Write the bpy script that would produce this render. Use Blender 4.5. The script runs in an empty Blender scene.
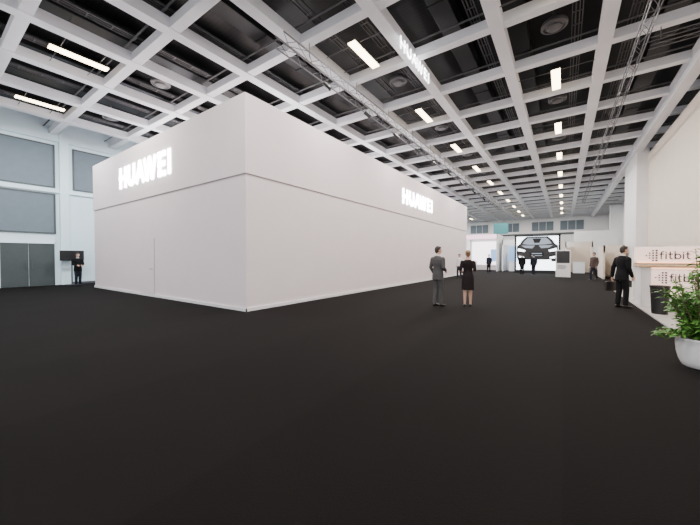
import bpy, bmesh, math, random
from mathutils import Vector, Matrix
random.seed(7)
S=bpy.context.scene
COL=S.collection
# ---------------------------------------------------------------- materials
def mat(name,color,rough=0.6,metal=0.0,emit=None,es=0.0,var=0.06,scale=8.0,bump=0.0,spec=0.5):
    m=bpy.data.materials.new(name); m.use_nodes=True
    nt=m.node_tree; b=nt.nodes["Principled BSDF"]
    tc=nt.nodes.new("ShaderNodeTexCoord"); no=nt.nodes.new("ShaderNodeTexNoise")
    no.inputs["Scale"].default_value=scale; no.inputs["Detail"].default_value=4
    nt.links.new(tc.outputs["Object"],no.inputs["Vector"])
    cr=nt.nodes.new("ShaderNodeValToRGB")
    c=color
    cr.color_ramp.elements[0].position=0.3; cr.color_ramp.elements[1].position=0.7
    cr.color_ramp.elements[0].color=(c[0]*(1-var),c[1]*(1-var),c[2]*(1-var),1)
    cr.color_ramp.elements[1].color=(min(1,c[0]*(1+var)),min(1,c[1]*(1+var)),min(1,c[2]*(1+var)),1)
    nt.links.new(no.outputs["Fac"],cr.inputs["Fac"]); nt.links.new(cr.outputs["Color"],b.inputs["Base Color"])
    b.inputs["Roughness"].default_value=rough; b.inputs["Metallic"].default_value=metal
    b.inputs["Specular IOR Level"].default_value=spec
    if bump>0:
        bp=nt.nodes.new("ShaderNodeBump"); bp.inputs["Strength"].default_value=bump; bp.inputs["Distance"].default_value=0.01
        nt.links.new(no.outputs["Fac"],bp.inputs["Height"]); nt.links.new(bp.outputs["Normal"],b.inputs["Normal"])
    if emit:
        b.inputs["Emission Color"].default_value=(*emit,1); b.inputs["Emission Strength"].default_value=es
    return m
M={}
M['booth']=mat("booth_white_fabric",(0.78,0.695,0.715),0.8,var=0.015,scale=1.5,spec=0.2)
M['fascia']=mat("booth_white_fascia",(0.80,0.715,0.735),0.8,var=0.015,scale=1.5,spec=0.2)
M['seam']=mat("seam_shadow",(0.5,0.45,0.45),0.8)
M['led']=mat("letter_glow",(0.9,0.9,0.9),0.5,emit=(1,0.98,1.0),es=15)
M['ghost_glow']=mat("logo_ghost_glow",(0.9,0.9,0.9),0.5,emit=(1,1,1),es=6)
M['tube']=mat("lamp_tube_glow",(1,0.95,0.85),0.5,emit=(1,0.80,0.50),es=13)
M['beam']=mat("painted_white_beam",(0.86,0.87,0.91),0.6,var=0.05,scale=0.8)
M['white']=mat("white_paint",(0.80,0.80,0.81),0.5,var=0.02,scale=2)
M['cream']=mat("cream_wall_paint",(0.70,0.62,0.53),0.7,var=0.02,scale=1)
M['coolwall']=mat("cool_white_wall",(0.75,0.91,0.98),0.6,var=0.02,scale=1)
M['blind']=mat("grey_blind",(0.15,0.19,0.225),0.7,var=0.04,scale=3)
M['doorgrey']=mat("grey_door_steel",(0.055,0.07,0.072),0.45,var=0.05)
M['dark']=mat("dark_metal",(0.03,0.03,0.033),0.4,metal=0.3)
M['black']=mat("black_plastic",(0.012,0.012,0.013),0.4)
M['steel']=mat("dull_aluminium",(0.13,0.13,0.14),0.45,metal=0.6)
M['pipe']=mat("grey_pipe",(0.085,0.085,0.09),0.5)
M['duct']=mat("dark_duct",(0.014,0.015,0.017),0.5,spec=0.3)
M['disc']=mat("grey_diffuser",(0.11,0.11,0.115),0.5)
M['wood']=mat("light_oak",(0.55,0.36,0.2),0.5,var=0.15,scale=6)
M['pot']=mat("white_ceramic",(0.8,0.8,0.8),0.25,var=0.01)
M['soil']=mat("soil",(0.05,0.03,0.02),0.9,var=0.4,scale=30)
M['leaf']=mat("green_leaf",(0.095,0.25,0.04),0.45,var=0.55,scale=12)
M['stem']=mat("plant_stem",(0.16,0.14,0.06),0.7,var=0.2)
M['lightfloor']=mat("pale_booth_floor",(0.42,0.40,0.38),0.5,var=0.05)
M['pinkglow']=mat("warm_backlit_strip",(0.9,0.75,0.68),0.5,emit=(1.0,0.50,0.30),es=2.6)
M['pinkpale']=mat("peach_backlit_panel",(0.85,0.70,0.66),0.5,emit=(1.0,0.66,0.56),es=1.1)
M['pinkwall']=mat("pink_lit_wall",(0.9,0.75,0.82),0.5,emit=(1.0,0.50,0.75),es=1.8)
M['whiteglow']=mat("white_backlit_wall",(0.9,0.9,0.9),0.5,emit=(1.0,0.90,0.97),es=3.0)
M['blueglow']=mat("blue_backlit_panel",(0.3,0.5,0.8),0.5,emit=(0.25,0.5,0.9),es=0.8)
M['screen']=mat("bright_screen",(0.8,0.85,0.9),0.3,emit=(0.80,0.92,1.0),es=5.5)
M['screendim']=mat("screen_midtone",(0.2,0.23,0.27),0.3,emit=(0.40,0.50,0.62),es=0.6)
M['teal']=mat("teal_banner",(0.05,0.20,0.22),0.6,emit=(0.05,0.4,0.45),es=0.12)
M['text']=mat("charcoal_print",(0.12,0.09,0.10),0.5)
M['skin']=mat("skin",(0.55,0.33,0.24),0.5,var=0.05)
M['hairdark']=mat("dark_hair",(0.025,0.018,0.014),0.6,var=0.3,scale=40,bump=0.3)
M['hairblond']=mat("light_brown_hair",(0.22,0.13,0.07),0.6,var=0.3,scale=40,bump=0.3)
M['greysuit']=mat("grey_suit_wool",(0.062,0.060,0.062),0.85,var=0.15,scale=60)
M['blacksuit']=mat("black_suit_wool",(0.008,0.008,0.009),0.85,var=0.2,scale=60,spec=0.15)
M['navy']=mat("dark_navy_cloth",(0.014,0.017,0.028),0.85,var=0.2,scale=60,spec=0.2)
M['reddress']=mat("black_dress_cloth",(0.014,0.009,0.010),0.8,var=0.3,scale=30,spec=0.2)
M['shirt']=mat("white_shirt_cotton",(0.7,0.7,0.72),0.8)
M['brown']=mat("brown_cloth",(0.05,0.03,0.026),0.8)
M['shoe']=mat("black_leather",(0.01,0.01,0.01),0.35)
def carpet():
    m=bpy.data.materials.new("charcoal_carpet"); m.use_nodes=True
    nt=m.node_tree; b=nt.nodes["Principled BSDF"]
    tc=nt.nodes.new("ShaderNodeTexCoord")
    n1=nt.nodes.new("ShaderNodeTexNoise"); n1.inputs["Scale"].default_value=70; n1.inputs["Detail"].default_value=3
    n2=nt.nodes.new("ShaderNodeTexNoise"); n2.inputs["Scale"].default_value=0.5; n2.inputs["Detail"].default_value=2
    wv=nt.nodes.new("ShaderNodeTexWave"); wv.inputs["Scale"].default_value=0.155; wv.bands_direction='X'; wv.inputs["Distortion"].default_value=0.1; wv.wave_profile='SAW'
    for n in (n1,n2,wv): nt.links.new(tc.outputs["Object"],n.inputs["Vector"])
    mx=nt.nodes.new("ShaderNodeMixRGB"); mx.inputs[1].default_value=(0.0024,0.0020,0.0019,1); mx.inputs[2].default_value=(0.0098,0.0082,0.0076,1)
    ad=nt.nodes.new("ShaderNodeMath"); ad.operation='ADD'
    m1=nt.nodes.new("ShaderNodeMath"); m1.operation='MULTIPLY'; m1.inputs[1].default_value=0.4
    m2=nt.nodes.new("ShaderNodeMath"); m2.operation='MULTIPLY'; m2.inputs[1].default_value=0.18
    m3=nt.nodes.new("ShaderNodeMath"); m3.operation='MULTIPLY'; m3.inputs[1].default_value=0.42
    a2=nt.nodes.new("ShaderNodeMath"); a2.operation='ADD'
    nt.links.new(n1.outputs["Fac"],m1.inputs[0]); nt.links.new(wv.outputs["Fac"],m2.inputs[0]); nt.links.new(n2.outputs["Fac"],m3.inputs[0])
    nt.links.new(m1.outputs[0],ad.inputs[0]); nt.links.new(m2.outputs[0],ad.inputs[1])
    nt.links.new(ad.outputs[0],a2.inputs[0]); nt.links.new(m3.outputs[0],a2.inputs[1]); nt.links.new(a2.outputs[0],mx.inputs[0])
    nt.links.new(mx.outputs[0],b.inputs["Base Color"])
    b.inputs["Roughness"].default_value=0.95; b.inputs["Specular IOR Level"].default_value=0.1
    bp=nt.nodes.new("ShaderNodeBump"); bp.inputs["Strength"].default_value=0.5; bp.inputs["Distance"].default_value=0.005
    nt.links.new(n1.outputs["Fac"],bp.inputs["Height"]); nt.links.new(bp.outputs["Normal"],b.inputs["Normal"])
    return m
M['carpet']=carpet()
def ceilmat():
    m=bpy.data.materials.new("black_slatted_ceiling"); m.use_nodes=True
    nt=m.node_tree; b=nt.nodes["Principled BSDF"]
    tc=nt.nodes.new("ShaderNodeTexCoord")
    wv=nt.nodes.new("ShaderNodeTexWave"); wv.inputs["Scale"].default_value=2.2; wv.bands_direction='Y'
    nt.links.new(tc.outputs["Object"],wv.inputs["Vector"])
    cr=nt.nodes.new("ShaderNodeValToRGB"); cr.color_ramp.elements[0].color=(0.0015,0.0015,0.002,1); cr.color_ramp.elements[1].color=(0.006,0.0065,0.0075,1)
    cr.color_ramp.elements[0].position=0.4
    nt.links.new(wv.outputs["Fac"],cr.inputs["Fac"]); nt.links.new(cr.outputs["Color"],b.inputs["Base Color"])
    b.inputs["Roughness"].default_value=0.5; b.inputs["Specular IOR Level"].default_value=0.2
    return m
M['ceil']=ceilmat()
# ---------------------------------------------------------------- mesh helpers
def new_obj(name,bm,m=None,parent=None,smooth=False,loc=None,rotz=None):
    me=bpy.data.meshes.new(name); bm.normal_update(); bm.to_mesh(me); bm.free()
    if smooth:
        for p in me.polygons: p.use_smooth=True
    if m is not None:
        for x in (m if isinstance(m,(list,tuple)) else [m]): me.materials.append(x)
    o=bpy.data.objects.new(name,me); COL.objects.link(o)
    if parent: o.parent=parent
    if loc: o.location=loc
    if rotz is not None: o.rotation_euler=(0,0,rotz)
    return o
def empty(name,loc,rotz=0):
    o=bpy.data.objects.new(name,None); COL.objects.link(o); o.location=loc; o.rotation_euler=(0,0,rotz); o.empty_display_size=0.2
    return o
def tag(o,label,cat,group=None):
    o["label"]=label; o["category"]=cat
    if group: o["group"]=group
    return o
def struct(o): o["kind"]="structure"; return o
def bbox(bm,x0,x1,y0,y1,z0,z1,bev=0.0,mi=0):
    r=bmesh.ops.create_cube(bm,size=1.0)
    vs=r['verts']
    for v in vs:
        v.co=Vector(((x0+x1)/2+v.co.x*(x1-x0),(y0+y1)/2+v.co.y*(y1-y0),(z0+z1)/2+v.co.z*(z1-z0)))
    fs=set(f for v in vs for f in v.link_faces)
    for f in fs: f.material_index=mi
    if bev>0:
        es=list(set(e for v in vs for e in v.link_edges))
        bmesh.ops.bevel(bm,geom=es,offset=bev,segments=2,affect='EDGES',profile=0.6)
def box(name,x0,x1,y0,y1,z0,z1,m,bev=0.0,parent=None):
    bm=bmesh.new(); bbox(bm,x0,x1,y0,y1,z0,z1,bev); return new_obj(name,bm,m,parent)
def rod(bm,p0,p1,r,n=6,mi=0):
    p0=Vector(p0);p1=Vector(p1); d=(p1-p0); L=d.length; d.normalize()
    ref=Vector((0,0,1)) if abs(d.z)<0.9 else Vector((1,0,0))
    u=d.cross(ref).normalized(); v=d.cross(u)
    a=[bm.verts.new(p0+(u*math.cos(t)+v*math.sin(t))*r) for t in [2*math.pi*i/n for i in range(n)]]
    b=[bm.verts.new(p1+(u*math.cos(t)+v*math.sin(t))*r) for t in [2*math.pi*i/n for i in range(n)]]
    fs=[bm.faces.new((a[i],a[(i+1)%n],b[(i+1)%n],b[i])) for i in range(n)]
    fs.append(bm.faces.new(a[::-1])); fs.append(bm.faces.new(b))
    for f in fs: f.material_index=mi
def lathe(bm,prof,c,n=32,mi=0,capb=True,capt=True):
    rings=[]
    for r,z in prof:
        rings.append([bm.verts.new((c[0]+r*math.cos(2*math.pi*i/n),c[1]+r*math.sin(2*math.pi*i/n),c[2]+z)) for i in range(n)])
    fs=[]
    for a,b in zip(rings,rings[1:]):
        for i in range(n): fs.append(bm.faces.new((a[i],a[(i+1)%n],b[(i+1)%n],b[i])))
    if capb: fs.append(bm.faces.new(rings[0][::-1]))
    if capt: fs.append(bm.faces.new(rings[-1]))
    for f in fs: f.material_index=mi
def arc(cx,cz,rx,rz,a0,a1,n=8):
    return [(cx+rx*math.cos(math.radians(a0+(a1-a0)*i/n)),cz+rz*math.sin(math.radians(a0+(a1-a0)*i/n))) for i in range(n+1)]
GL={
 'H':(0.66,[[(0,0),(0,1)],[(0.66,0),(0.66,1)],[(0,.5),(0.66,.5)]]),
 'U':(0.66,[[(0,1),(0,.33)]+arc(.33,.33,.33,.33,180,360,8)+[(0.66,1)]]),
 'A':(0.80,[[(0,0),(0.40,1)],[(0.40,1),(0.80,0)],[(0.17,.30),(0.63,.30)]]),
 'W':(1.15,[[(0,1),(0.29,0)],[(0.29,0),(0.575,1)],[(0.575,1),(0.86,0)],[(0.86,0),(1.15,1)]]),
 'E':(0.50,[[(0,1),(0,0)],[(0,1),(0.50,1)],[(0,0),(0.50,0)],[(0,.5),(0.44,.5)]]),
 'I':(0.0,[[(0,0),(0,1)]]),
 'f':(0.38,[[(0.15,0),(0.15,.78)]+arc(.33,.78,.18,.22,180,80,5),[(0,.66),(0.36,.66)]]),
 'i':(0.0,[[(0,0),(0,.66)],[(0,.90),(0,.93)]]),
 't':(0.38,[[(0.15,.95),(0.15,.2)]+arc(.33,.2,.18,.2,180,280,5),[(0,.66),(0.36,.66)]]),
 'b':(0.56,[[(0,1),(0,0)],arc(.28,.33,.28,.33,0,360,16)]),
}
def lettering(name,word,width,height,stroke,depth,m,loc,rotz=0.0,gap=0.3):
    x=0; segs=[]; last=0
    for ci,ch in enumerate(word):
        w,st=GL[ch]
        for s in st: segs.append([(x+p[0],p[1]) for p in s])
        last=x+w
        x+=w+gap
        pair=word[ci:ci+2]
        if pair=='AW': x-=0.30*gap/0.46
        if pair=='UA': x-=0.12*gap/0.46
    tot=last
    sx=(width-stroke)/tot; sz=(height-stroke)
    bm=bmesh.new(); h=stroke/2
    for s in segs:
        P=[Vector(((p[0]-tot/2)*sx,0,(p[1]-0.5)*sz)) for p in s]
        for i,(a,b) in enumerate(zip(P,P[1:])):
            d=(b-a).normalized(); nn=Vector((-d.z,0,d.x))*h
            e0=d*h*(0.95 if (i==0) else 0.4); e1=d*h*(0.95 if i==len(P)-2 else 0.4)
            c=[a-e0-nn,b+e1-nn,b+e1+nn,a-e0+nn]
            f=[bm.verts.new(q+Vector((0,-depth/2,0))) for q in c]; k=[bm.verts.new(q+Vector((0,depth/2,0))) for q in c]
            bm.faces.new(f); bm.faces.new(k[::-1])
            for j in range(4): bm.faces.new((f[j],k[j],k[(j+1)%4],f[(j+1)%4]))
    bmesh.ops.recalc_face_normals(bm,faces=bm.faces)
    o=new_obj(name,bm,m); o.location=loc; o.rotation_euler=(0,0,rotz)
    return o
# ---------------------------------------------------------------- room shell
XW=-22.4; XR=3.85; XR2=5.9; YB=61.0; YF=-4.0; HB=8.0; HC=9.1; HT=8.32; YS=29.0
bm=bmesh.new(); bbox(bm,XW-0.3,XR+8,YF-8,YB+0.3,-0.2,0.0)
struct(new_obj("floor",bm,M['carpet']))
struct(box("ceiling",XW-0.3,XR+8,YF,YB+0.3,HC,HC+0.2,M['ceil']))
struct(box("wall_west",XW-0.3,XW,YF,YB,0,HC,M['coolwall']))
struct(box("wall_north",XW,XR2+0.3,YB,YB+0.3,0,HC,M['white']))
struct(box("wall_east",XR+0.15,XR2+0.3,7.0,YS,0,7.55,M['cream']))
struct(box("wall_east_far",XR2,XR2+0.3,YS,YB,0,HC,M['white']))
BX=[0.96+2.6*k for k in range(-9,5)]
BY=[1.9+2.6*k for k in range(-2,23)]
tn=1
for x in BX:
    if x<XW: continue
    w=0.175
    struct(box("trim_%d"%tn,x-w,x+w,YF,YB,HB,HT,M['beam'])); tn+=1
for y in BY:
    struct(box("trim_%d"%tn,XW,XR+6,y-0.145,y+0.145,HB+0.03,HT-0.02,M['beam'])); tn+=1
def window(n,y0,y1,z0,z1):
    bm=bmesh.new(); bbox(bm,XW-0.0,XW+0.02,y0,y1,z0,z1,mi=0)
    f=0.07
    for a in [(y0-f,y1+f,z0-f,z0),(y0-f,y1+f,z1,z1+f),(y0-f,y0,z0,z1),(y1,y1+f,z0,z1)]:
        bbox(bm,XW,XW+0.05,a[0],a[1],a[2],a[3],mi=2)
    struct(new_obj("window_%d"%n,bm,[M['blind'],M['coolwall'],M['doorgrey']]))
k=1
for (a,b) in [(0.4,4.5),(-4,0.0)]:
    window(k,a,b,2.8,4.8); k+=1
    window(k,a,b,5.25,7.4); k+=1
window(k,5.35,9.4,5.25,7.4); k+=1
def dbl_door(n,y0,y1,z1):
    bm=bmesh.new(); f=0.07
    bbox(bm,XW,XW+0.09,y0-f,y0,0,z1+f,mi=1); bbox(bm,XW,XW+0.09,y1,y1+f,0,z1+f,mi=1); bbox(bm,XW,XW+0.09,y0-f,y1+f,z1,z1+f,mi=1)
    ym=(y0+y1)/2
    for (a,b,s) in [(y0,ym-0.01,1),(ym+0.01,y1,-1)]:
        bbox(bm,XW,XW+0.05,a,b,0.01,z1,bev=0.008,mi=0)
        bbox(bm,XW+0.05,XW+0.055,a+0.08,b-0.08,0.15,z1-0.12,mi=0)
        hy=b-0.1 if s==1 else a+0.1
        rod(bm,(XW+0.11,hy,0.9),(XW+0.11,hy,1.25),0.015,8,2)
        rod(bm,(XW+0.05,hy,0.92),(XW+0.11,hy,0.92),0.01,6,2); rod(bm,(XW+0.05,hy,1.23),(XW+0.11,hy,1.23),0.01,6,2)
    struct(new_obj("door_%d"%n,bm,[M['doorgrey'],M['coolwall'],M['steel']]))
dbl_door(1,0.35,2.35,2.2); dbl_door(2,2.55,4.5,2.2)
struct(box("trim_%d"%tn,XW,XW+0.2,4.72,5.1,0,HB,M['coolwall'],0.01)); tn+=1
struct(box("trim_%d"%tn,XW,XW+0.10,-4,9.6,4.93,5.11,M['coolwall'])); tn+=1
struct(box("trim_%d"%tn,XW,XW+0.12,-4,YB,7.65,8.0,M['coolwall'])); tn+=1
struct(box("baseboard_west",XW,XW+0.03,5.2,YB,0,0.12,M['steel']))
struct(box("trim_%d"%tn,XR-0.35,XR+0.2,YS-4.2,YS+0.05,0,HB,M['white'],0.01)); tn+=1
struct(box("trim_%d"%tn,XR2-1.2,XR2,50,50.8,0,HB,M['white'],0.01)); tn+=1
struct(box("trim_%d"%tn,XR-0.46,XR-0.12,YF,YB,7.72,HB+0.02,M['beam'])); tn+=1
struct(box("trim_%d"%tn,XW,XR2,YB-0.1,YB,5.2,5.5,M['doorgrey'])); tn+=1
for i,x in enumerate([-18,-13,-8,-3,1]):
    bm=bmesh.new(); bbox(bm,x-1.6,x+1.6,YB-0.06,YB,5.9,7.4,mi=0)
    for q in range(4): bbox(bm,x-1.6+q*1.05,x-1.54+q*1.05,YB-0.1,YB-0.06,5.9,7.4,mi=1)
    struct(new_obj("window_%d"%k,bm,[M['blind'],M['white']])); k+=1

# ---------------------------------------------------------------- ceiling lamps
def lamp_fixture():
    e=empty("ceiling_lamp",(0,0,0))
    bm=bmesh.new(); bbox(bm,-0.14,0.14,-0.76,0.76,0.02,0.07,bev=0.008)
    h=new_obj("housing",bm,M['dark'],e)
    bm=bmesh.new()
    for yy in (-0.5,0.5): rod(bm,(-1.16,yy,0.085),(1.16,yy,0.085),0.012,6)
    bar=new_obj("mounting_bar",bm,M['pipe'],e)
    bm=bmesh.new(); bbox(bm,-0.135,0.135,-0.75,0.75,-0.025,0.02,bev=0.018)
    t=new_obj("lamp_diffuser",bm,M['tube'],e)
    return e,[h,bar,t]
first=None
cols=[-0.30,-5.36,-13.12,-18.32]
for x in cols:
    for j in range(0,11):
        y=3.33+5.2*j
        if y>YB-2: continue
        if first is None:
            e,ch=lamp_fixture(); first=(e,ch)
        else:
            e=first[0].copy(); COL.objects.link(e)
            for c in first[1]:
                c2=c.copy(); c2.parent=e; COL.objects.link(c2)
        e.location=(x,y,HB+0.02)
        tag(e,"long warm-white fluorescent lamp recessed in ceiling coffer","ceiling lamp","fluorescent lamps in the coffers")
        L=bpy.data.lights.new("lamp_light",'AREA'); L.shape='RECTANGLE'; L.size=0.2; L.size_y=1.4; L.energy=290 if x>-10 else 450; L.color=(1,0.94,0.89) if x>-15 else (0.93,0.98,1)
        lo=bpy.data.objects.new("lamp_light",L); COL.objects.link(lo); lo.location=(x,y,HB-0.015)
bm=bmesh.new()
lathe(bm,[(0.05,0.28),(0.3,0.26),(0.34,0.2),(0.34,0.12),(0.28,0.1),(0.27,0.14),(0.2,0.12),(0.19,0.07),(0.12,0.05),(0.02,0.04)],(0,0,0),28)
rod(bm,(0,0,0.25),(0,0,0.92),0.04,10)
dsc=new_obj("ceiling_loudspeaker",bm,M['disc'],smooth=False)
fst=True
for x in cols:
    for j in range(0,9):
        y=5.8+5.2*j
        o=dsc if fst else dsc.copy()
        if not fst: COL.objects.link(o)
        fst=False
        o.location=(x,y,HC-0.92)
        tag(o,"round grey ceiling loudspeaker set in dark coffer","loudspeaker","round loudspeakers in the coffers")
for i,y in enumerate([3.6+2.6*j for j in range(0,20)]):
    bm=bmesh.new()
    rod(bm,(XW+0.02,y+0.55,8.35),(XR2-0.02,y+0.55,8.35),0.028,8)
    o=new_obj("sprinkler_pipe",bm,M['pipe']); tag(o,"thin grey sprinkler pipe crossing ceiling coffers","pipe","pipes above the coffers")
for x in [-20.4,-17.4,-15.2,-12.2,-10.2,-8.2,-3.0,-1.3,2.6]:
    bm=bmesh.new(); bbox(bm,x-0.28,x+0.28,0.5,58,8.65,HC,bev=0.02)
    for q in range(30): bbox(bm,x-0.3,x+0.3,1+q*1.9,1.06+q*1.9,8.63,HC)
    o=new_obj("ventilation_duct",bm,M['duct']); tag(o,"dark rectangular ventilation duct above coffers","ventilation duct","ducts above the coffers")
# ladder-like cable trays running along the hall, resting on the cross pipes
for x in [-19.3,-16.3,-13.9,-11.2,-9.2,-6.0,-4.9,-2.2,0.25,1.6]:
    bm=bmesh.new(); z=8.379
    for s in (-0.12,0.12): bbox(bm,x+s-0.01,x+s+0.01,0.5,58,z,z+0.06)
    for q in range(96): bbox(bm,x-0.12,x+0.12,0.6+q*0.6,0.63+q*0.6,z+0.01,z+0.03)
    rod(bm,(x-0.04,0.5,z+0.045),(x-0.04,58,z+0.045),0.018,6); rod(bm,(x+0.05,0.5,z+0.04),(x+0.05,58,z+0.04),0.013,6)
    o=new_obj("cable_tray",bm,M['pipe']); tag(o,"narrow grey ladder cable tray above coffers","cable tray","cable trays above the coffers")
# ---------------------------------------------------------------- trusses
def truss(p0,p1,s=0.3,label="",seg=0.5,hangs=(),r=0.02,spots=()):
    e=empty("lighting_truss",tuple(p0)); tag(e,label,"truss")
    O=Vector(p0)
    bm=bmesh.new(); p0=Vector((0,0,0));p1=Vector(p1)-O; d=(p1-p0); L=d.length; d.normalize()
    u=d.cross(Vector((0,0,1))).normalized()*s/2; v=Vector((0,0,s/2))
    cs=[u+v,-u+v,-u-v,u-v]
    for c in cs: rod(bm,p0+c,p1+c,r,6)
    n=int(L/seg)
    for i in range(n):
        a=p0+d*(L*i/n); b=p0+d*(L*(i+1)/n)
        for q in range(4):
            c0,c1=cs[q],cs[(q+1)%4]
            if i%2: c0,c1=c1,c0
            rod(bm,a+c0,b+c1,r*0.45,4)
    new_obj("lattice",bm,M['steel'],e)
    for h in hangs:
        bm=bmesh.new(); rod(bm,Vector(h)-O,Vector((h[0],h[1],HB+0.06))-O,0.012,5); new_obj("hanger",bm,M['steel'],e)
    for t in spots:
        q=p0+d*t-v
        bm=bmesh.new(); rod(bm,q,q+Vector((0,0,-0.1)),0.012,5); rod(bm,q+Vector((-0.02,-0.1,-0.12)),q+Vector((0.1,0.08,-0.26)),0.065,12); rod(bm,q+Vector((0.1,0.08,-0.26)),q+Vector((0.13,0.11,-0.29)),0.08,12)
        new_obj("spotlight",bm,M['black'],e)
    return e
truss((-6.45,5.9,7.45),(-6.45,42,7.45),0.32,"long aluminium lattice truss hanging above white booth edge",hangs=[(-6.45,y,7.6) for y in BY if 6<y<42],r=0.021,spots=[2,4.5,7,9.5,12,15,18,22,26])
truss((1.75,9.0,7.65),(1.75,44,7.65),0.22,"slim aluminium lattice truss hanging along the aisle",hangs=[(1.75,y,7.7) for y in BY if 9<y<44],r=0.014)
truss((1.95,12.3,7.65),(3.2,12.3,7.65),0.22,"short aluminium lattice truss running to the wall",hangs=[(2.2,12.3,7.7),(3.1,12.3,7.7)],r=0.014)
# ---------------------------------------------------------------- booth (big white box)
bx0,bx1,by0,by1=-19.1,-7.12,5.27,28.5
bt=empty("exhibition_booth",((bx0+bx1)/2,(by0+by1)/2,0))
tag(bt,"huge windowless white exhibition booth on dark carpet","exhibition booth")
def rel(o):
    o.parent=bt; o.location=(-bt.location.x,-bt.location.y,0); return o
lw=rel(box("lower_wall",bx0+0.03,bx1-0.03,by0+0.03,by1-0.03,0,3.77,M['booth']))
uf=rel(box("upper_fascia",bx0,bx1,by0,by1,3.79,5.97,M['fascia'],0.01))
sm=rel(box("shadow_gap",bx0+0.04,bx1-0.04,by0+0.04,by1-0.04,3.765,3.795,M['seam']))
bm=bmesh.new()
bbox(bm,bx0,bx1,by0,by0+0.03,0,0.09); bbox(bm,bx1-0.03,bx1,by0,by1,0,0.09)
rel(new_obj("skirting",bm,M['white']))
bm=bmesh.new()
bbox(bm,-13.72,-12.62,by0+0.018,by0+0.03,0.09,2.22,mi=1); bbox(bm,-13.70,-12.64,by0+0.005,by0+0.03,0.1,2.2,bev=0.004,mi=0)
dr=rel(new_obj("door",bm,[M['booth'],M['seam']])); dr["label"]="flush white door in booth wall"
bm=bmesh.new(); rod(bm,(-12.74,by0+0.005,1.05),(-12.74,by0-0.05,1.05),0.012,8); rod(bm,(-12.74,by0-0.05,1.05),(-12.88,by0-0.05,1.05),0.011,8)
hd=new_obj("handle",bm,M['steel'],dr)
# added lamps out of view over the booth roof, brightening the ceiling grid
for (x,y) in [(-9.5,9),(-9.5,16),(-9.5,24),(-16,8),(-16,16),(-16,24)]:
    L=bpy.data.lights.new("ceiling_fill_light",'AREA'); L.shape='SQUARE'; L.size=1.2; L.energy=70; L.color=(0.92,0.96,1)
    lo=bpy.data.objects.new("ceiling_fill_light",L); COL.objects.link(lo); lo.location=(x,y,6.02); lo.rotation_euler=(math.pi,0,0)
s1=lettering("illuminated_sign","HUAWEI",4.45,0.88,0.18,0.04,M['led'],(-13.45,by0-0.025,4.84),0.0,gap=0.46)
tag(s1,"glowing white channel letters on booth fascia, front face","illuminated sign")
s2=lettering("illuminated_sign","HUAWEI",4.5,0.82,0.18,0.04,M['led'],(bx1+0.025,17.4,4.78),math.pi/2,gap=0.48)
tag(s2,"glowing white channel letters on booth fascia, aisle side","illuminated sign")
s3=lettering("logo_ghost","HUAWEI",2.3,0.36,0.055,0.03,M['ghost_glow'],(-4.0,9.5,7.82),math.pi/2,gap=0.46)  # ghost image of the booth logo, built as glowing letters under the beam
tag(s3,"pale glowing letters imitating a ghost image of the booth logo","logo ghost image")

# ---------------------------------------------------------------- people
def ring_frame(t,ref):
    u=t.cross(ref)
    if u.length<1e-4: u=t.cross(Vector((1,0,0)))
    u.normalize(); v=u.cross(t).normalized(); return u,v
def tube(bm,pts,rad,n=12,ref=(0,1,0),sq=1.0,cap=True):
    P=[Vector(p) for p in pts]; R=[r if isinstance(r,tuple) else (r,r*sq) for r in rad]
    ref=Vector(ref)
    T=[]
    for i in range(len(P)):
        a=P[max(0,i-1)]; b=P[min(len(P)-1,i+1)]; T.append((b-a).normalized())
    seq=[]
    if cap:
        r=R[0]; m=min(r)
        seq.append((P[0]-T[0]*m*0.9,(r[0]*0.35,r[1]*0.35),T[0])); seq.append((P[0]-T[0]*m*0.6,(r[0]*0.75,r[1]*0.75),T[0]))
    for p,r,t in zip(P,R,T): seq.append((p,r,t))
    if cap:
        r=R[-1]; m=min(r)
        seq.append((P[-1]+T[-1]*m*0.6,(r[0]*0.75,r[1]*0.75),T[-1])); seq.append((P[-1]+T[-1]*m*0.9,(r[0]*0.35,r[1]*0.35),T[-1]))
    rings=[]
    for p,r,t in seq:
        u,v=ring_frame(t,ref)
        rings.append([bm.verts.new(p+u*r[0]*math.cos(2*math.pi*i/n)+v*r[1]*math.sin(2*math.pi*i/n)) for i in range(n)])
    for a,b in zip(rings,rings[1:]):
        for i in range(n): bm.faces.new((a[i],a[(i+1)%n],b[(i+1)%n],b[i]))
    bm.faces.new(rings[0][::-1]); bm.faces.new(rings[-1])
def ell(bm,c,r,rot=None,n=16):
    res=bmesh.ops.create_uvsphere(bm,u_segments=n,v_segments=n//2+2,radius=1.0)
    for v in res['verts']:
        p=Vector((v.co.x*r[0],v.co.y*r[1],v.co.z*r[2]))
        if rot: p=rot@p
        v.co=p+Vector(c)
def finish(name,bm,m,parent,sc,vox,smooth_it=6):
    bmesh.ops.recalc_face_normals(bm,faces=bm.faces)
    for v in bm.verts: v.co*=sc
    o=new_obj(name,bm,m,parent)
    md=o.modifiers.new("r",'REMESH'); md.mode='VOXEL'; md.voxel_size=vox; md.use_smooth_shade=True
    if smooth_it:
        s=o.modifiers.new("s",'SMOOTH'); s.iterations=smooth_it; s.factor=0.5
    dg=bpy.context.evaluated_depsgraph_get(); dg.update()
    me=bpy.data.meshes.new_from_object(o.evaluated_get(dg)); me.name=name
    o.modifiers.clear(); old=o.data; o.data=me; bpy.data.meshes.remove(old)
    for p in me.polygons: p.use_smooth=True
    return o
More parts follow.
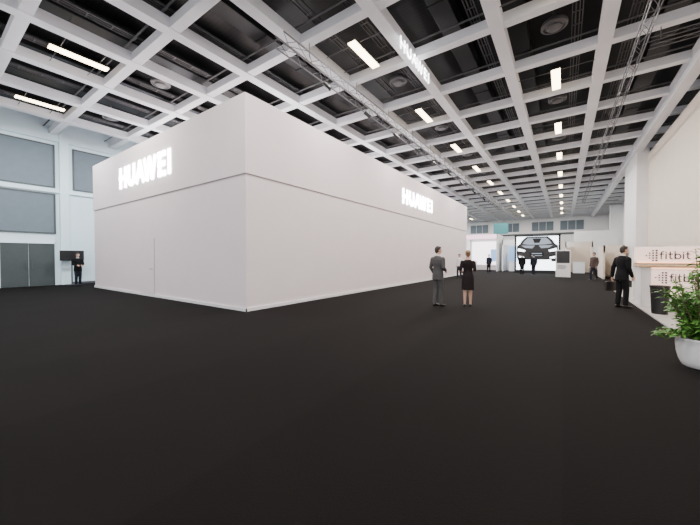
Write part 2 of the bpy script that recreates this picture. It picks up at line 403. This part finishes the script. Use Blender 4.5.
def hand(bm,wrist,dirv,palm_n,side,fine):
    w=Vector(wrist); d=Vector(dirv).normalized(); n=Vector(palm_n); n=(n-d*n.dot(d)).normalized(); s=Vector(side); s=(s-d*s.dot(d)-n*s.dot(n)).normalized()
    tube(bm,[w,w+d*0.035,w+d*0.085],[(0.024,0.02),(0.036,0.017),(0.04,0.014)],ref=n,n=10)
    for i,(off,L) in enumerate([(0.029,0.072),(0.010,0.080),(-0.010,0.075),(-0.029,0.058)]):
        b=w+d*0.085+s*off
        p1=b+d*L*0.42+n*0.008; p2=p1+d*L*0.27+n*L*0.22; p3=p2+d*L*0.12+n*L*0.24
        tube(bm,[b,p1,p2,p3],[0.0095,0.009,0.008,0.007],ref=s,n=8)
    b=w+d*0.03+s*0.028; p1=b+d*0.03+s*0.025+n*0.01; p2=p1+d*0.03+s*0.006+n*0.012
    tube(bm,[b,p1,p2],[0.013,0.011,0.009],ref=n,n=8)
HANDS={}
def person(loc,yaw,H=1.8,kind='suit',top=None,bottom=None,hair=None,hairlen='short',
           armR=None,armL=None,stride=0.0,lean=0.0,headyaw=0.0,vox=0.012,label="",shirt=True,female=False):
    """local frame: faces +Y, right hand at +X"""
    sc=H/1.8; root=empty("person",(loc[0],loc[1],0),yaw); tag(root,label,"person")
    sw=0.165 if female else 0.185
    hx=0.08
    L=lambda z:lean*(max(0,z-0.95))
    def P(x,y,z): return (x,y+L(z),z)
    aR=armR or [(sw+0.045,-0.04,1.16),(sw+0.035,0.05,0.91)]
    aL=armL or [(-sw-0.045,-0.04,1.16),(-sw-0.035,0.05,0.91)]
    fR=stride; fL=-stride
    def leg(x,f):
        lift=0.04 if f<-0.1 else 0.0
        hip=Vector((x,0,0.92)); ank=Vector((x*1.05,f,0.085+lift)); kn=(hip+ank)/2+Vector((0,0.03+abs(f)*0.12,0.03))
        return hip,kn,ank
    legs=[leg(hx,fR),leg(-hx,fL)]
    bm=bmesh.new()
    hipw=0.16
    tube(bm,[P(0,0,.86),P(0,0,.95),P(0,0.01,1.07),P(0,0.01,1.17),P(0,0.0,1.30),P(0,-0.01,1.41),P(0,-0.015,1.47),P(0,-0.01,1.51),P(0,0.0,1.56),P(0,0.01,1.62)],
         [(.13,.10),(hipw,.11),(.13,.095),(.125,.09),(sw*0.82,.108),(sw*0.86,.10),(sw*0.72,.08),(.075,.062),(.055,.055),(.055,.058)],n=20)
    hc=Vector(P(0,0.02,1.685))
    Rh=Matrix.Rotation(headyaw,3,'Z')
    def HP(x,y,z): return hc+Rh@Vector((x,y,z))
    ell(bm,HP(0,-0.01,0.025),(.074,.092,.092),Rh)
    ell(bm,HP(0,0.022,-0.045),(.055,.062,.068),Rh)
    ell(bm,HP(0,0.055,-0.088),(.024,.022,.02),Rh,10)
    ell(bm,HP(0,0.092,-0.022),(.012,.018,.024),Rh,10)
    ell(bm,HP(0,0.078,0.03),(.05,.012,.014),Rh,10)
    ell(bm,HP(0,0.080,-0.058),(.025,.010,.009),Rh,10)
    for s in (-1,1):
        ell(bm,HP(s*0.03,0.075,0.004),(.014,.012,.010),Rh,8)
        ell(bm,HP(s*0.076,-0.005,-0.01),(.010,.020,.033),Rh,10)
    hp=[]
    for s,a in ((1,aR),(-1,aL)):
        sh=Vector(P(s*sw,-0.01,1.43)); el=Vector(a[0]); wr=Vector(a[1]); el.y+=L(el.z); wr.y+=L(wr.z)
        tube(bm,[sh,(sh+el)/2,el,(el*2+wr)/3,wr],[.056,.047,.040,.039,.026],ref=(0.2,1,0.1),n=12)
        d=(wr-el).normalized(); 
        pn=Vector((-s,0.2,0.0)) if abs(d.z)>0.6 else Vector((-s*0.5,0,-0.3))
        hand(bm,wr+d*0.01,d,pn,Vector((0,1,0.2)) if abs(d.z)>0.6 else Vector((-s*0.3,0,1)),True)
        R=Matrix.Rotation(yaw,3,'Z'); hp.append(Vector((loc[0],loc[1],0))+R@((wr+d*0.12)*sc))
    HANDS[label]=hp
    for hip,kn,ank in legs:
        tube(bm,[hip,(hip*0.6+kn*0.4),kn,(kn*0.65+ank*0.35),ank],[.088,.078,.055,.054,.036],ref=(0,1,0),n=12)
        tube(bm,[ank+Vector((0,-0.03,-0.03)),ank+Vector((0,0.06,-0.045)),ank+Vector((0,0.14,-0.06))],[(.032,.03),(.038,.026),(.034,.018)],ref=(0,0,1),n=10)
    finish("body",bm,M['skin'],root,sc,vox*0.75,2)
    bm=bmesh.new()
    ell(bm,HP(0,-0.022,0.038),(.083,.092,.094),Rh)
    ell(bm,HP(0,-0.045,-0.01),(.074,.07,.085),Rh)
    ell(bm,HP(0,0.03,0.088),(.06,.055,.03),Rh)
    if hairlen=='bun': ell(bm,HP(0,-0.11,0.05),(.045,.045,.045),Rh)
    finish("hair",bm,M[hair or 'hairdark'],root,sc,vox,2)
    bm=bmesh.new()
    if kind=='dress':
        tube(bm,[P(0,0,.54),P(0,0,.64),P(0,0,.82),P(0,0,.95),P(0,0.01,1.10),P(0,0.01,1.17),P(0,0.015,1.30),P(0,-0.005,1.40),P(0,-0.015,1.46),P(0,-0.015,1.50)],
             [(.195,.155),(.19,.15),(.188,.14),(.175,.13),(.14,.105),(.135,.102),(sw*0.84+.015,.125),(sw*0.88+.012,.115),(sw*0.82,.095),(.09,.075)],n=22,cap=False)
    else:
        zb=0.80 if kind=='suit' else 0.88
        tube(bm,[P(0,0,zb),P(0,0,.95),P(0,0.01,1.08),P(0,0.01,1.17),P(0,0.0,1.30),P(0,-0.01,1.41),P(0,-0.015,1.475),P(0,-0.01,1.515)],
             [(.188,.14),(.18,.135),(.16,.122),(.158,.12),(sw*0.84+.03,.132),(sw*0.88+.025,.122),(sw*0.80,.10),(.085,.078)],n=22,cap=False)
    for s,a in ((1,aR),(-1,aL)):
        sh=Vector(P(s*sw,-0.01,1.42)); el=Vector(a[0]); wr=Vector(a[1]); el.y+=L(el.z); wr.y+=L(wr.z)
        if kind=='dress' : 
            tube(bm,[sh,(sh+el)/2,el],[.066,.058,.050],ref=(0.2,1,0.1),n=12)
        else:
            tube(bm,[sh,(sh+el)/2,el,(el+wr)/2,wr],[.072,.064,.056,.052,.043],ref=(0.2,1,0.1),n=12)
    finish({'suit':'jacket','dress':'dress'}.get(kind,'shirt'),bm,M[top],root,sc,vox,3)
    if shirt:
        bm=bmesh.new()
        tube(bm,[P(0,-0.008,1.505),P(0,0.003,1.55)],[(.073,.071),(.064,.066)],n=18,cap=False)
        finish("shirt_collar",bm,M['shirt'],root,sc,vox,1)
    if kind!='dress':
        bm=bmesh.new()
        tube(bm,[P(0,0,.84),P(0,0,.92),P(0,0,1.02)],[(.16,.125),(.17,.125),(.15,.112)],n=20,cap=False)
        for hip,kn,ank in legs:
            tube(bm,[hip+Vector((0,0,-0.02)),(hip*0.6+kn*0.4),kn,(kn*0.5+ank*0.5),ank+Vector((0,0,-0.01))],[.100,.092,.074,.068,.062],ref=(0,1,0),n=14,cap=False)
        finish("trousers",bm,M[bottom],root,sc,vox,3)
    for hip,kn,ank in legs:
        bm=bmesh.new()
        a=ank
        tube(bm,[a+Vector((0,-0.045,-0.045)),a+Vector((0,0.02,-0.042)),a+Vector((0,0.10,-0.052)),a+Vector((0,0.185,-0.062))],[(.038,.038),(.043,.040),(.048,.030),(.036,.020)],ref=(0,0,1),n=14)
        finish("shoe",bm,M['shoe'],root,sc,vox*0.8,1)
    return root
person((-3.16,9.26),-0.35,1.82,'suit','greysuit','greysuit','hairdark',
       armR=[(.24,-0.05,1.17),(.14,0.18,1.08)],armL=[(-.235,-0.05,1.17),(-.20,0.10,0.94)],stride=0.04,headyaw=-0.5,vox=0.010,
       label="person in grey suit standing with back turned, watching hall")
person((-2.40,9.75),0.2,1.70,'dress','reddress',None,'hairblond','bun',
       armR=[(.215,-0.06,1.18),(.12,0.17,1.12)],armL=[(-.22,-0.06,1.18),(-.15,0.16,1.05)],stride=0.03,headyaw=0.15,vox=0.010,shirt=False,female=True,
       label="person in knee-length black dress, bare legs, arms folded forward")
LB="person in black suit facing a counter, carrying black briefcase"
person((1.42,12.1),-0.95,1.82,'suit','blacksuit','blacksuit','hairdark',
       armR=[(.235,-0.02,1.16),(.22,0.10,0.93)],armL=[(-.25,-0.05,1.17),(-.29,-0.03,0.91)],stride=0.05,lean=0.06,headyaw=-0.25,vox=0.010,label=LB)
person((1.62,25.5),2.4,1.80,'suit','brown','navy','hairdark',stride=0.16,vox=0.016,label="person in dark brown jacket walking beside booths")
person((-2.85,29.2),0.1,1.78,'suit','blacksuit','blacksuit','hairdark',stride=0.04,vox=0.016,label="person in black suit watching the bright screen")
person((-2.05,29.6),0.4,1.76,'suit','navy','navy','hairdark',stride=0.05,vox=0.016,label="person in navy suit standing before the bright screen")
person((-5.7,30.8),2.9,1.75,'suit','navy','blacksuit','hairdark',stride=0.08,vox=0.016,label="person in dark jacket walking past white stand")
person((-6.15,22.6),2.7,1.72,'shirt','shirt','navy','hairdark',stride=0.1,vox=0.016,shirt=False,label="person in white shirt and dark trousers near booth wall")
person((-21.15,5.15),-1.5,1.72,'suit','blacksuit','navy','hairdark',armR=[(.23,0.02,1.17),(.12,0.22,1.12)],armL=[(-.23,0.02,1.17),(-.12,0.22,1.12)],vox=0.016,label="person in black standing beside a monitor stand")
hl=HANDS[LB][1]
bm=bmesh.new(); bbox(bm,-0.2,0.2,-0.045,0.045,0.0,0.29,bev=0.02)
bc=empty("briefcase",(hl.x,hl.y,hl.z-0.335),-0.95+math.pi/2); tag(bc,"black leather briefcase hanging from a hand","briefcase")
new_obj("case_body",bm,M['shoe'],bc)
bm=bmesh.new(); 
pts=[(-0.07,0,0.28),(-0.065,0,0.345),(0.065,0,0.345),(0.07,0,0.28)]
for a,b in zip(pts,pts[1:]): rod(bm,a,b,0.011,8)
new_obj("handle",bm,M['black'],bc)

# ---------------------------------------------------------------- east stand (counter)
o=box("booth_floor_mat",1.82,XR+0.1,7.1,20,0.0,0.03,M['lightfloor'],0.005); tag(o,"pale grey raised booth floor beside dark carpet","booth floor")
ct=empty("reception_counter",(2.8,12.9,0)); tag(ct,"white reception counter with oak top and dotted logo","counter")
def relp(o,p): o.parent=p; o.location=(o.location.x-p.location.x,o.location.y-p.location.y,o.location.z-p.location.z); return o
relp(box("counter_body",1.9,3.7,12.5,13.3,0.03,1.2,M['white'],0.01),ct)
relp(box("countertop",1.84,3.76,12.42,13.36,1.2,1.26,M['wood'],0.008),ct)
relp(box("backlit_panel",2.12,3.65,12.485,12.5,0.35,1.12,M['pinkpale']),ct)
relp(box("light_strip",2.12,3.65,12.48,12.5,1.15,1.19,M['pinkglow']),ct)
def dotlogo(cx,cy,cz,s,parent):
    for i in range(-3,1):
        for j in range(-2,3):
            if abs(j)<=(i+3) and abs(i)+abs(j)<=3:
                r=s*(0.11+0.05*(i+3)/3)
                bm=bmesh.new()
                res=bmesh.ops.create_cone(bm,cap_ends=True,segments=14,radius1=r,radius2=r,depth=0.01)
                for v in res['verts']:
                    c=v.co.copy(); v.co=Vector((c.x,c.z,c.y))
                bmesh.ops.recalc_face_normals(bm,faces=bm.faces)
                o=new_obj("logo_dot",bm,M['text']); o.location=(cx+(i+1.5)*s*0.42,cy,cz+j*s*0.42)
                relp(o,parent)
dotlogo(2.32,12.475,0.90,0.17,ct)
relp(lettering("logo_lettering","fitbit",0.58,0.23,0.026,0.01,M['text'],(2.78,12.475,0.91),gap=0.26),ct)
bb=empty("backlit_sign_board",(2.9,14.6,0)); tag(bb,"low white back wall with dotted logo lettering","sign board")
relp(box("board",2.0,3.8,14.55,14.7,0.03,1.86,M['white'],0.01),bb)
relp(box("backlit_panel",2.03,3.8,14.54,14.55,1.36,1.84,M['pinkpale']),bb)
relp(box("light_strip",2.1,3.8,14.50,14.55,1.30,1.345,M['pinkglow']),bb)
relp(box("shelf",2.0,3.8,14.3,14.55,1.26,1.29,M['wood'],0.005),bb)
dotlogo(2.46,14.53,1.55,0.20,bb)
relp(lettering("logo_lettering","fitbit",0.74,0.27,0.032,0.01,M['text'],(3.02,14.53,1.56),gap=0.26),bb)
bm=bmesh.new(); lathe(bm,[(0.15,0),(0.155,0.02),(0.19,0.68),(0.2,0.69),(0.2,0.73),(0.17,0.73),(0.16,0.6),(0.13,0.05)],(0,0,0),28)
o=new_obj("waste_bin",bm,M['black'],smooth=False); o.location=(2.05,11.1,0.03); tag(o,"tall tapered black waste bin beside plant","waste bin")
# plant
pp=empty("potted_plant",(1.56,6.15,0)); tag(pp,"leafy green shrub in round white pot","potted plant")
bm=bmesh.new(); lathe(bm,[(0.17,0.0),(0.19,0.01),(0.225,0.08),(0.25,0.19),(0.26,0.30),(0.258,0.37),(0.265,0.38),(0.26,0.40),(0.245,0.40),(0.235,0.34)],(0,0,0),40,capt=False)
new_obj("pot",bm,M['pot'],pp,smooth=True)
bm=bmesh.new(); lathe(bm,[(0.237,0.34),(0.15,0.36),(0.02,0.365)],(0,0,0),24); new_obj("soil",bm,M['soil'],pp)
bs=bmesh.new(); bl=bmesh.new()
rnd=random.Random(5)
def leaf(bm,p,d,L,w):
    d=d.normalized(); u=d.cross(Vector((0,0,1)))
    if u.length<0.01: u=Vector((1,0,0))
    u.normalize(); u=(u+Vector((0,0,rnd.uniform(-.5,.5)))).normalized(); n=u.cross(d).normalized()
    prof=[(0,0.05),(0.25,0.8),(0.5,1.0),(0.75,0.65),(1.0,0.02)]
    prev=None
    for t,ww in prof:
        c=p+d*L*t+Vector((0,0,-L*0.35*t*t)); 
        row=[bm.verts.new(c-u*w*ww*0.5+n*w*0.12*ww),bm.verts.new(c),bm.verts.new(c+u*w*ww*0.5+n*w*0.12*ww)]
        if prev:
            bm.faces.new((prev[0],prev[1],row[1],row[0])); bm.faces.new((prev[1],prev[2],row[2],row[1]))
        prev=row
def branch(ang,sp,hh,droop,dens):
    r0=rnd.uniform(0,0.13)
    p0=Vector((r0*math.cos(ang),r0*math.sin(ang),0.35))
    pts=[p0+Vector((math.cos(ang)*sp*(t**1.2),math.sin(ang)*sp*(t**1.2),hh*t-droop*t*t)) for t in [0,.2,.4,.6,.8,1.0]]
    for a,b in zip(pts,pts[1:]): rod(bs,a,b,0.005,5)
    for q in range(dens):
        t=rnd.uniform(0.15,1.0)*5; k2=min(4,int(t)); p=pts[k2].lerp(pts[k2+1],t-k2)
        a2=rnd.uniform(0,2*math.pi); d=Vector((math.cos(a2),math.sin(a2),rnd.uniform(-0.3,0.8)))
        leaf(bl,p,d,rnd.uniform(0.07,0.14),rnd.uniform(0.03,0.05))
for i in range(62):
    branch(rnd.uniform(0,2*math.pi),rnd.uniform(0.1,0.42),rnd.uniform(0.3,1.02),rnd.uniform(0.05,0.2),30)
for i in range(28):
    branch(rnd.uniform(-0.8,2.0),rnd.uniform(0.03,0.3),rnd.uniform(1.0,1.36),0.1,38)
for i in range(8):
    branch(rnd.uniform(2.4,4.9),rnd.uniform(0.30,0.38),rnd.uniform(0.3,0.4),rnd.uniform(0.22,0.32),18)
new_obj("stems",bs,M['stem'],pp); new_obj("foliage",bl,M['leaf'],pp)

# ---------------------------------------------------------------- far stands
st=empty("screen_stage",(-2.05,33,0)); tag(st,"large bright screen in black frame showing a car","screen")
x0,x1=-3.85,-0.25
bm=bmesh.new(); bbox(bm,x0,x0+0.15,32.9,33.4,0,3.55); bbox(bm,x1-0.15,x1,32.9,33.4,0,3.55); bbox(bm,x0,x1,32.9,33.4,3.4,3.55); bbox(bm,x0,x1,33.1,33.4,0,0.3)
relp(new_obj("frame",bm,M['black']),st)
relp(box("display",x0+0.15,x1-0.15,33.05,33.1,0.3,3.4,M['screen']),st)
def flatpoly(bm,pts,y,mi=0):
    vs=[bm.verts.new((p[0],y,p[1])) for p in pts]; f=bm.faces.new(vs); f.material_index=mi
bm=bmesh.new(); c=-2.05
def mir(pts):
    return [(c+p[0],p[1]) for p in pts]+[(c-p[0],p[1]) for p in pts[::-1]]
flatpoly(bm,mir([(0.85,3.38),(1.2,3.05),(1.4,2.7),(1.62,2.55),(1.64,2.0),(1.62,1.45),(1.5,1.1),(1.15,1.1),(1.1,1.28),(0.7,1.25)]),33.046,0)
flatpoly(bm,mir([(0.72,3.26),(0.98,3.0),(1.15,2.72),(0.6,2.64)]),33.044,3)
flatpoly(bm,mir([(0.35,3.2),(0.2,2.8)]),33.042,1)
for sg in (1,-1):
    flatpoly(bm,[(c+sg*0.9,2.12),(c+sg*1.5,2.32),(c+sg*1.55,2.08),(c+sg*1.0,1.98)],33.042,2)
    flatpoly(bm,[(c+sg*1.0,1.50),(c+sg*1.45,1.60),(c+sg*1.4,1.40),(c+sg*1.02,1.38)],33.042,2)
    flatpoly(bm,[(c+sg*0.15,2.56),(c+sg*1.25,2.58),(c+sg*0.95,2.36),(c+sg*0.35,2.30)],33.041,3)
flatpoly(bm,mir([(0.45,2.0),(0.6,1.8),(0.5,1.5)]),33.042,1)
flatpoly(bm,mir([(0.4,1.87),(0.4,1.78)]),33.040,3)
flatpoly(bm,mir([(0.42,1.66),(0.42,1.60)]),33.040,3)
relp(new_obj("car_picture",bm,[M['dark'],M['duct'],M['screen'],M['screendim']]),st)
kk=empty("information_kiosk",(-0.05,28,0)); tag(kk,"white information totem with dark display and print","kiosk")
relp(box("kiosk_body",-0.5,0.42,27.9,28.3,0,2.02,M['white'],0.02),kk)
relp(box("kiosk_display",-0.44,0.36,27.885,27.9,1.05,1.95,M['dark'],0.004),kk)
bm=bmesh.new()
for q in range(4): bbox(bm,-0.38,0.1+0.04*(q%3),27.888,27.9,0.62+q*0.08,0.65+q*0.08)
relp(new_obj("printed_lines",bm,M['text']),kk)
def stand(name,x0,x1,y0,y1,h,m,label,inner=None,extra=False,side=None):
    e=empty(name,((x0+x1)/2,(y0+y1)/2,0)); tag(e,label,"exhibition stand")
    bm=bmesh.new(); bbox(bm,x0,x0+0.1,y0,y1,0,h); bbox(bm,x1-0.1,x1,y0,y1,0,h); bbox(bm,x0,x1,y1-0.1,y1,0,h); bbox(bm,x0,x1,y0,y0+0.1,h-0.5,h)
    relp(new_obj("stand_walls",bm,m),e)
    if inner: relp(box("backlit_panel",x0+0.3,x1-0.3,y1-0.14,y1-0.1,0.6,h-0.6,inner),e)
    bm=bmesh.new(); bbox(bm,x0+0.6,x0+1.5,y0+0.5,y0+0.95,0,1.0,bev=0.01); bbox(bm,x0+0.55,x0+1.55,y0+0.45,y0+1.0,1.0,1.04)
    relp(new_obj("stand_desk",bm,M['white']),e)
    if extra:
        relp(box("poster",x1-1.3,x1-0.5,y1-0.2,y1-0.14,1.0,2.4,M['blueglow']),e)
        relp(box("fascia_light",x0+0.05,x1-0.05,y0-0.04,y0,h-0.48,h-0.04,M['pinkwall']),e)
    return e
stand("exhibition_stand",-9.4,-5.7,35,39,3.9,M['white'],"bright white open stand with glowing back panel",M['whiteglow'],True)
stand("exhibition_stand",-5.4,-4.0,36,39,3.3,M['white'],"narrow pale stand beside bright screen",M['blueglow'])
stand("exhibition_stand",0.1,2.15,35,38,2.9,M['cream'],"cream open stand with pale desk",M['cream'])
stand("exhibition_stand",2.2,3.3,27,31,2.3,M['cream'],"small cream partition stand along the wall",None)
o=box("hanging_banner",-7.1,-5.5,41,41.15,4.3,5.6,M['teal'],0.01); tag(o,"teal rectangular banner hanging over distant stands","banner")
o=box("partition_wall",-12,-0.2,44,44.2,0,3.4,M['cream'],0.01); tag(o,"long pale partition wall behind stands","partition")
o=box("partition_wall",1.0,5.0,46,46.2,0,4.6,M['white'],0.01); tag(o,"tall white partition wall near the aisle end","partition")
mm=empty("monitor_stand",(-22.0,4.9,0)); tag(mm,"black flat monitor on a floor stand by the wall","monitor")
bm=bmesh.new(); bbox(bm,-21.95,-21.87,4.6,5.6,1.3,1.85,bev=0.015); relp(new_obj("monitor",bm,M['black']),mm)
bm=bmesh.new(); bbox(bm,-22.1,-21.75,4.85,5.35,0,0.03,bev=0.005); rod(bm,(-21.96,5.1,0.03),(-21.96,5.1,1.4),0.03,10)
relp(new_obj("stand_pole",bm,M['steel']),mm)

# ---------------------------------------------------------------- light / world / camera
w=bpy.data.worlds.new("world"); S.world=w; w.use_nodes=True
bg=w.node_tree.nodes["Background"]; bg.inputs[0].default_value=(0.97,0.95,0.98,1); bg.inputs[1].default_value=1.9
cam=bpy.data.cameras.new("camera"); cam.sensor_width=36; cam.lens=307.6/700*36; cam.clip_end=300
co=bpy.data.objects.new("camera",cam); COL.objects.link(co); S.camera=co
co.location=(0,0,1.5)
co.rotation_euler=(math.radians(90-1.02),0,math.radians(34.8))
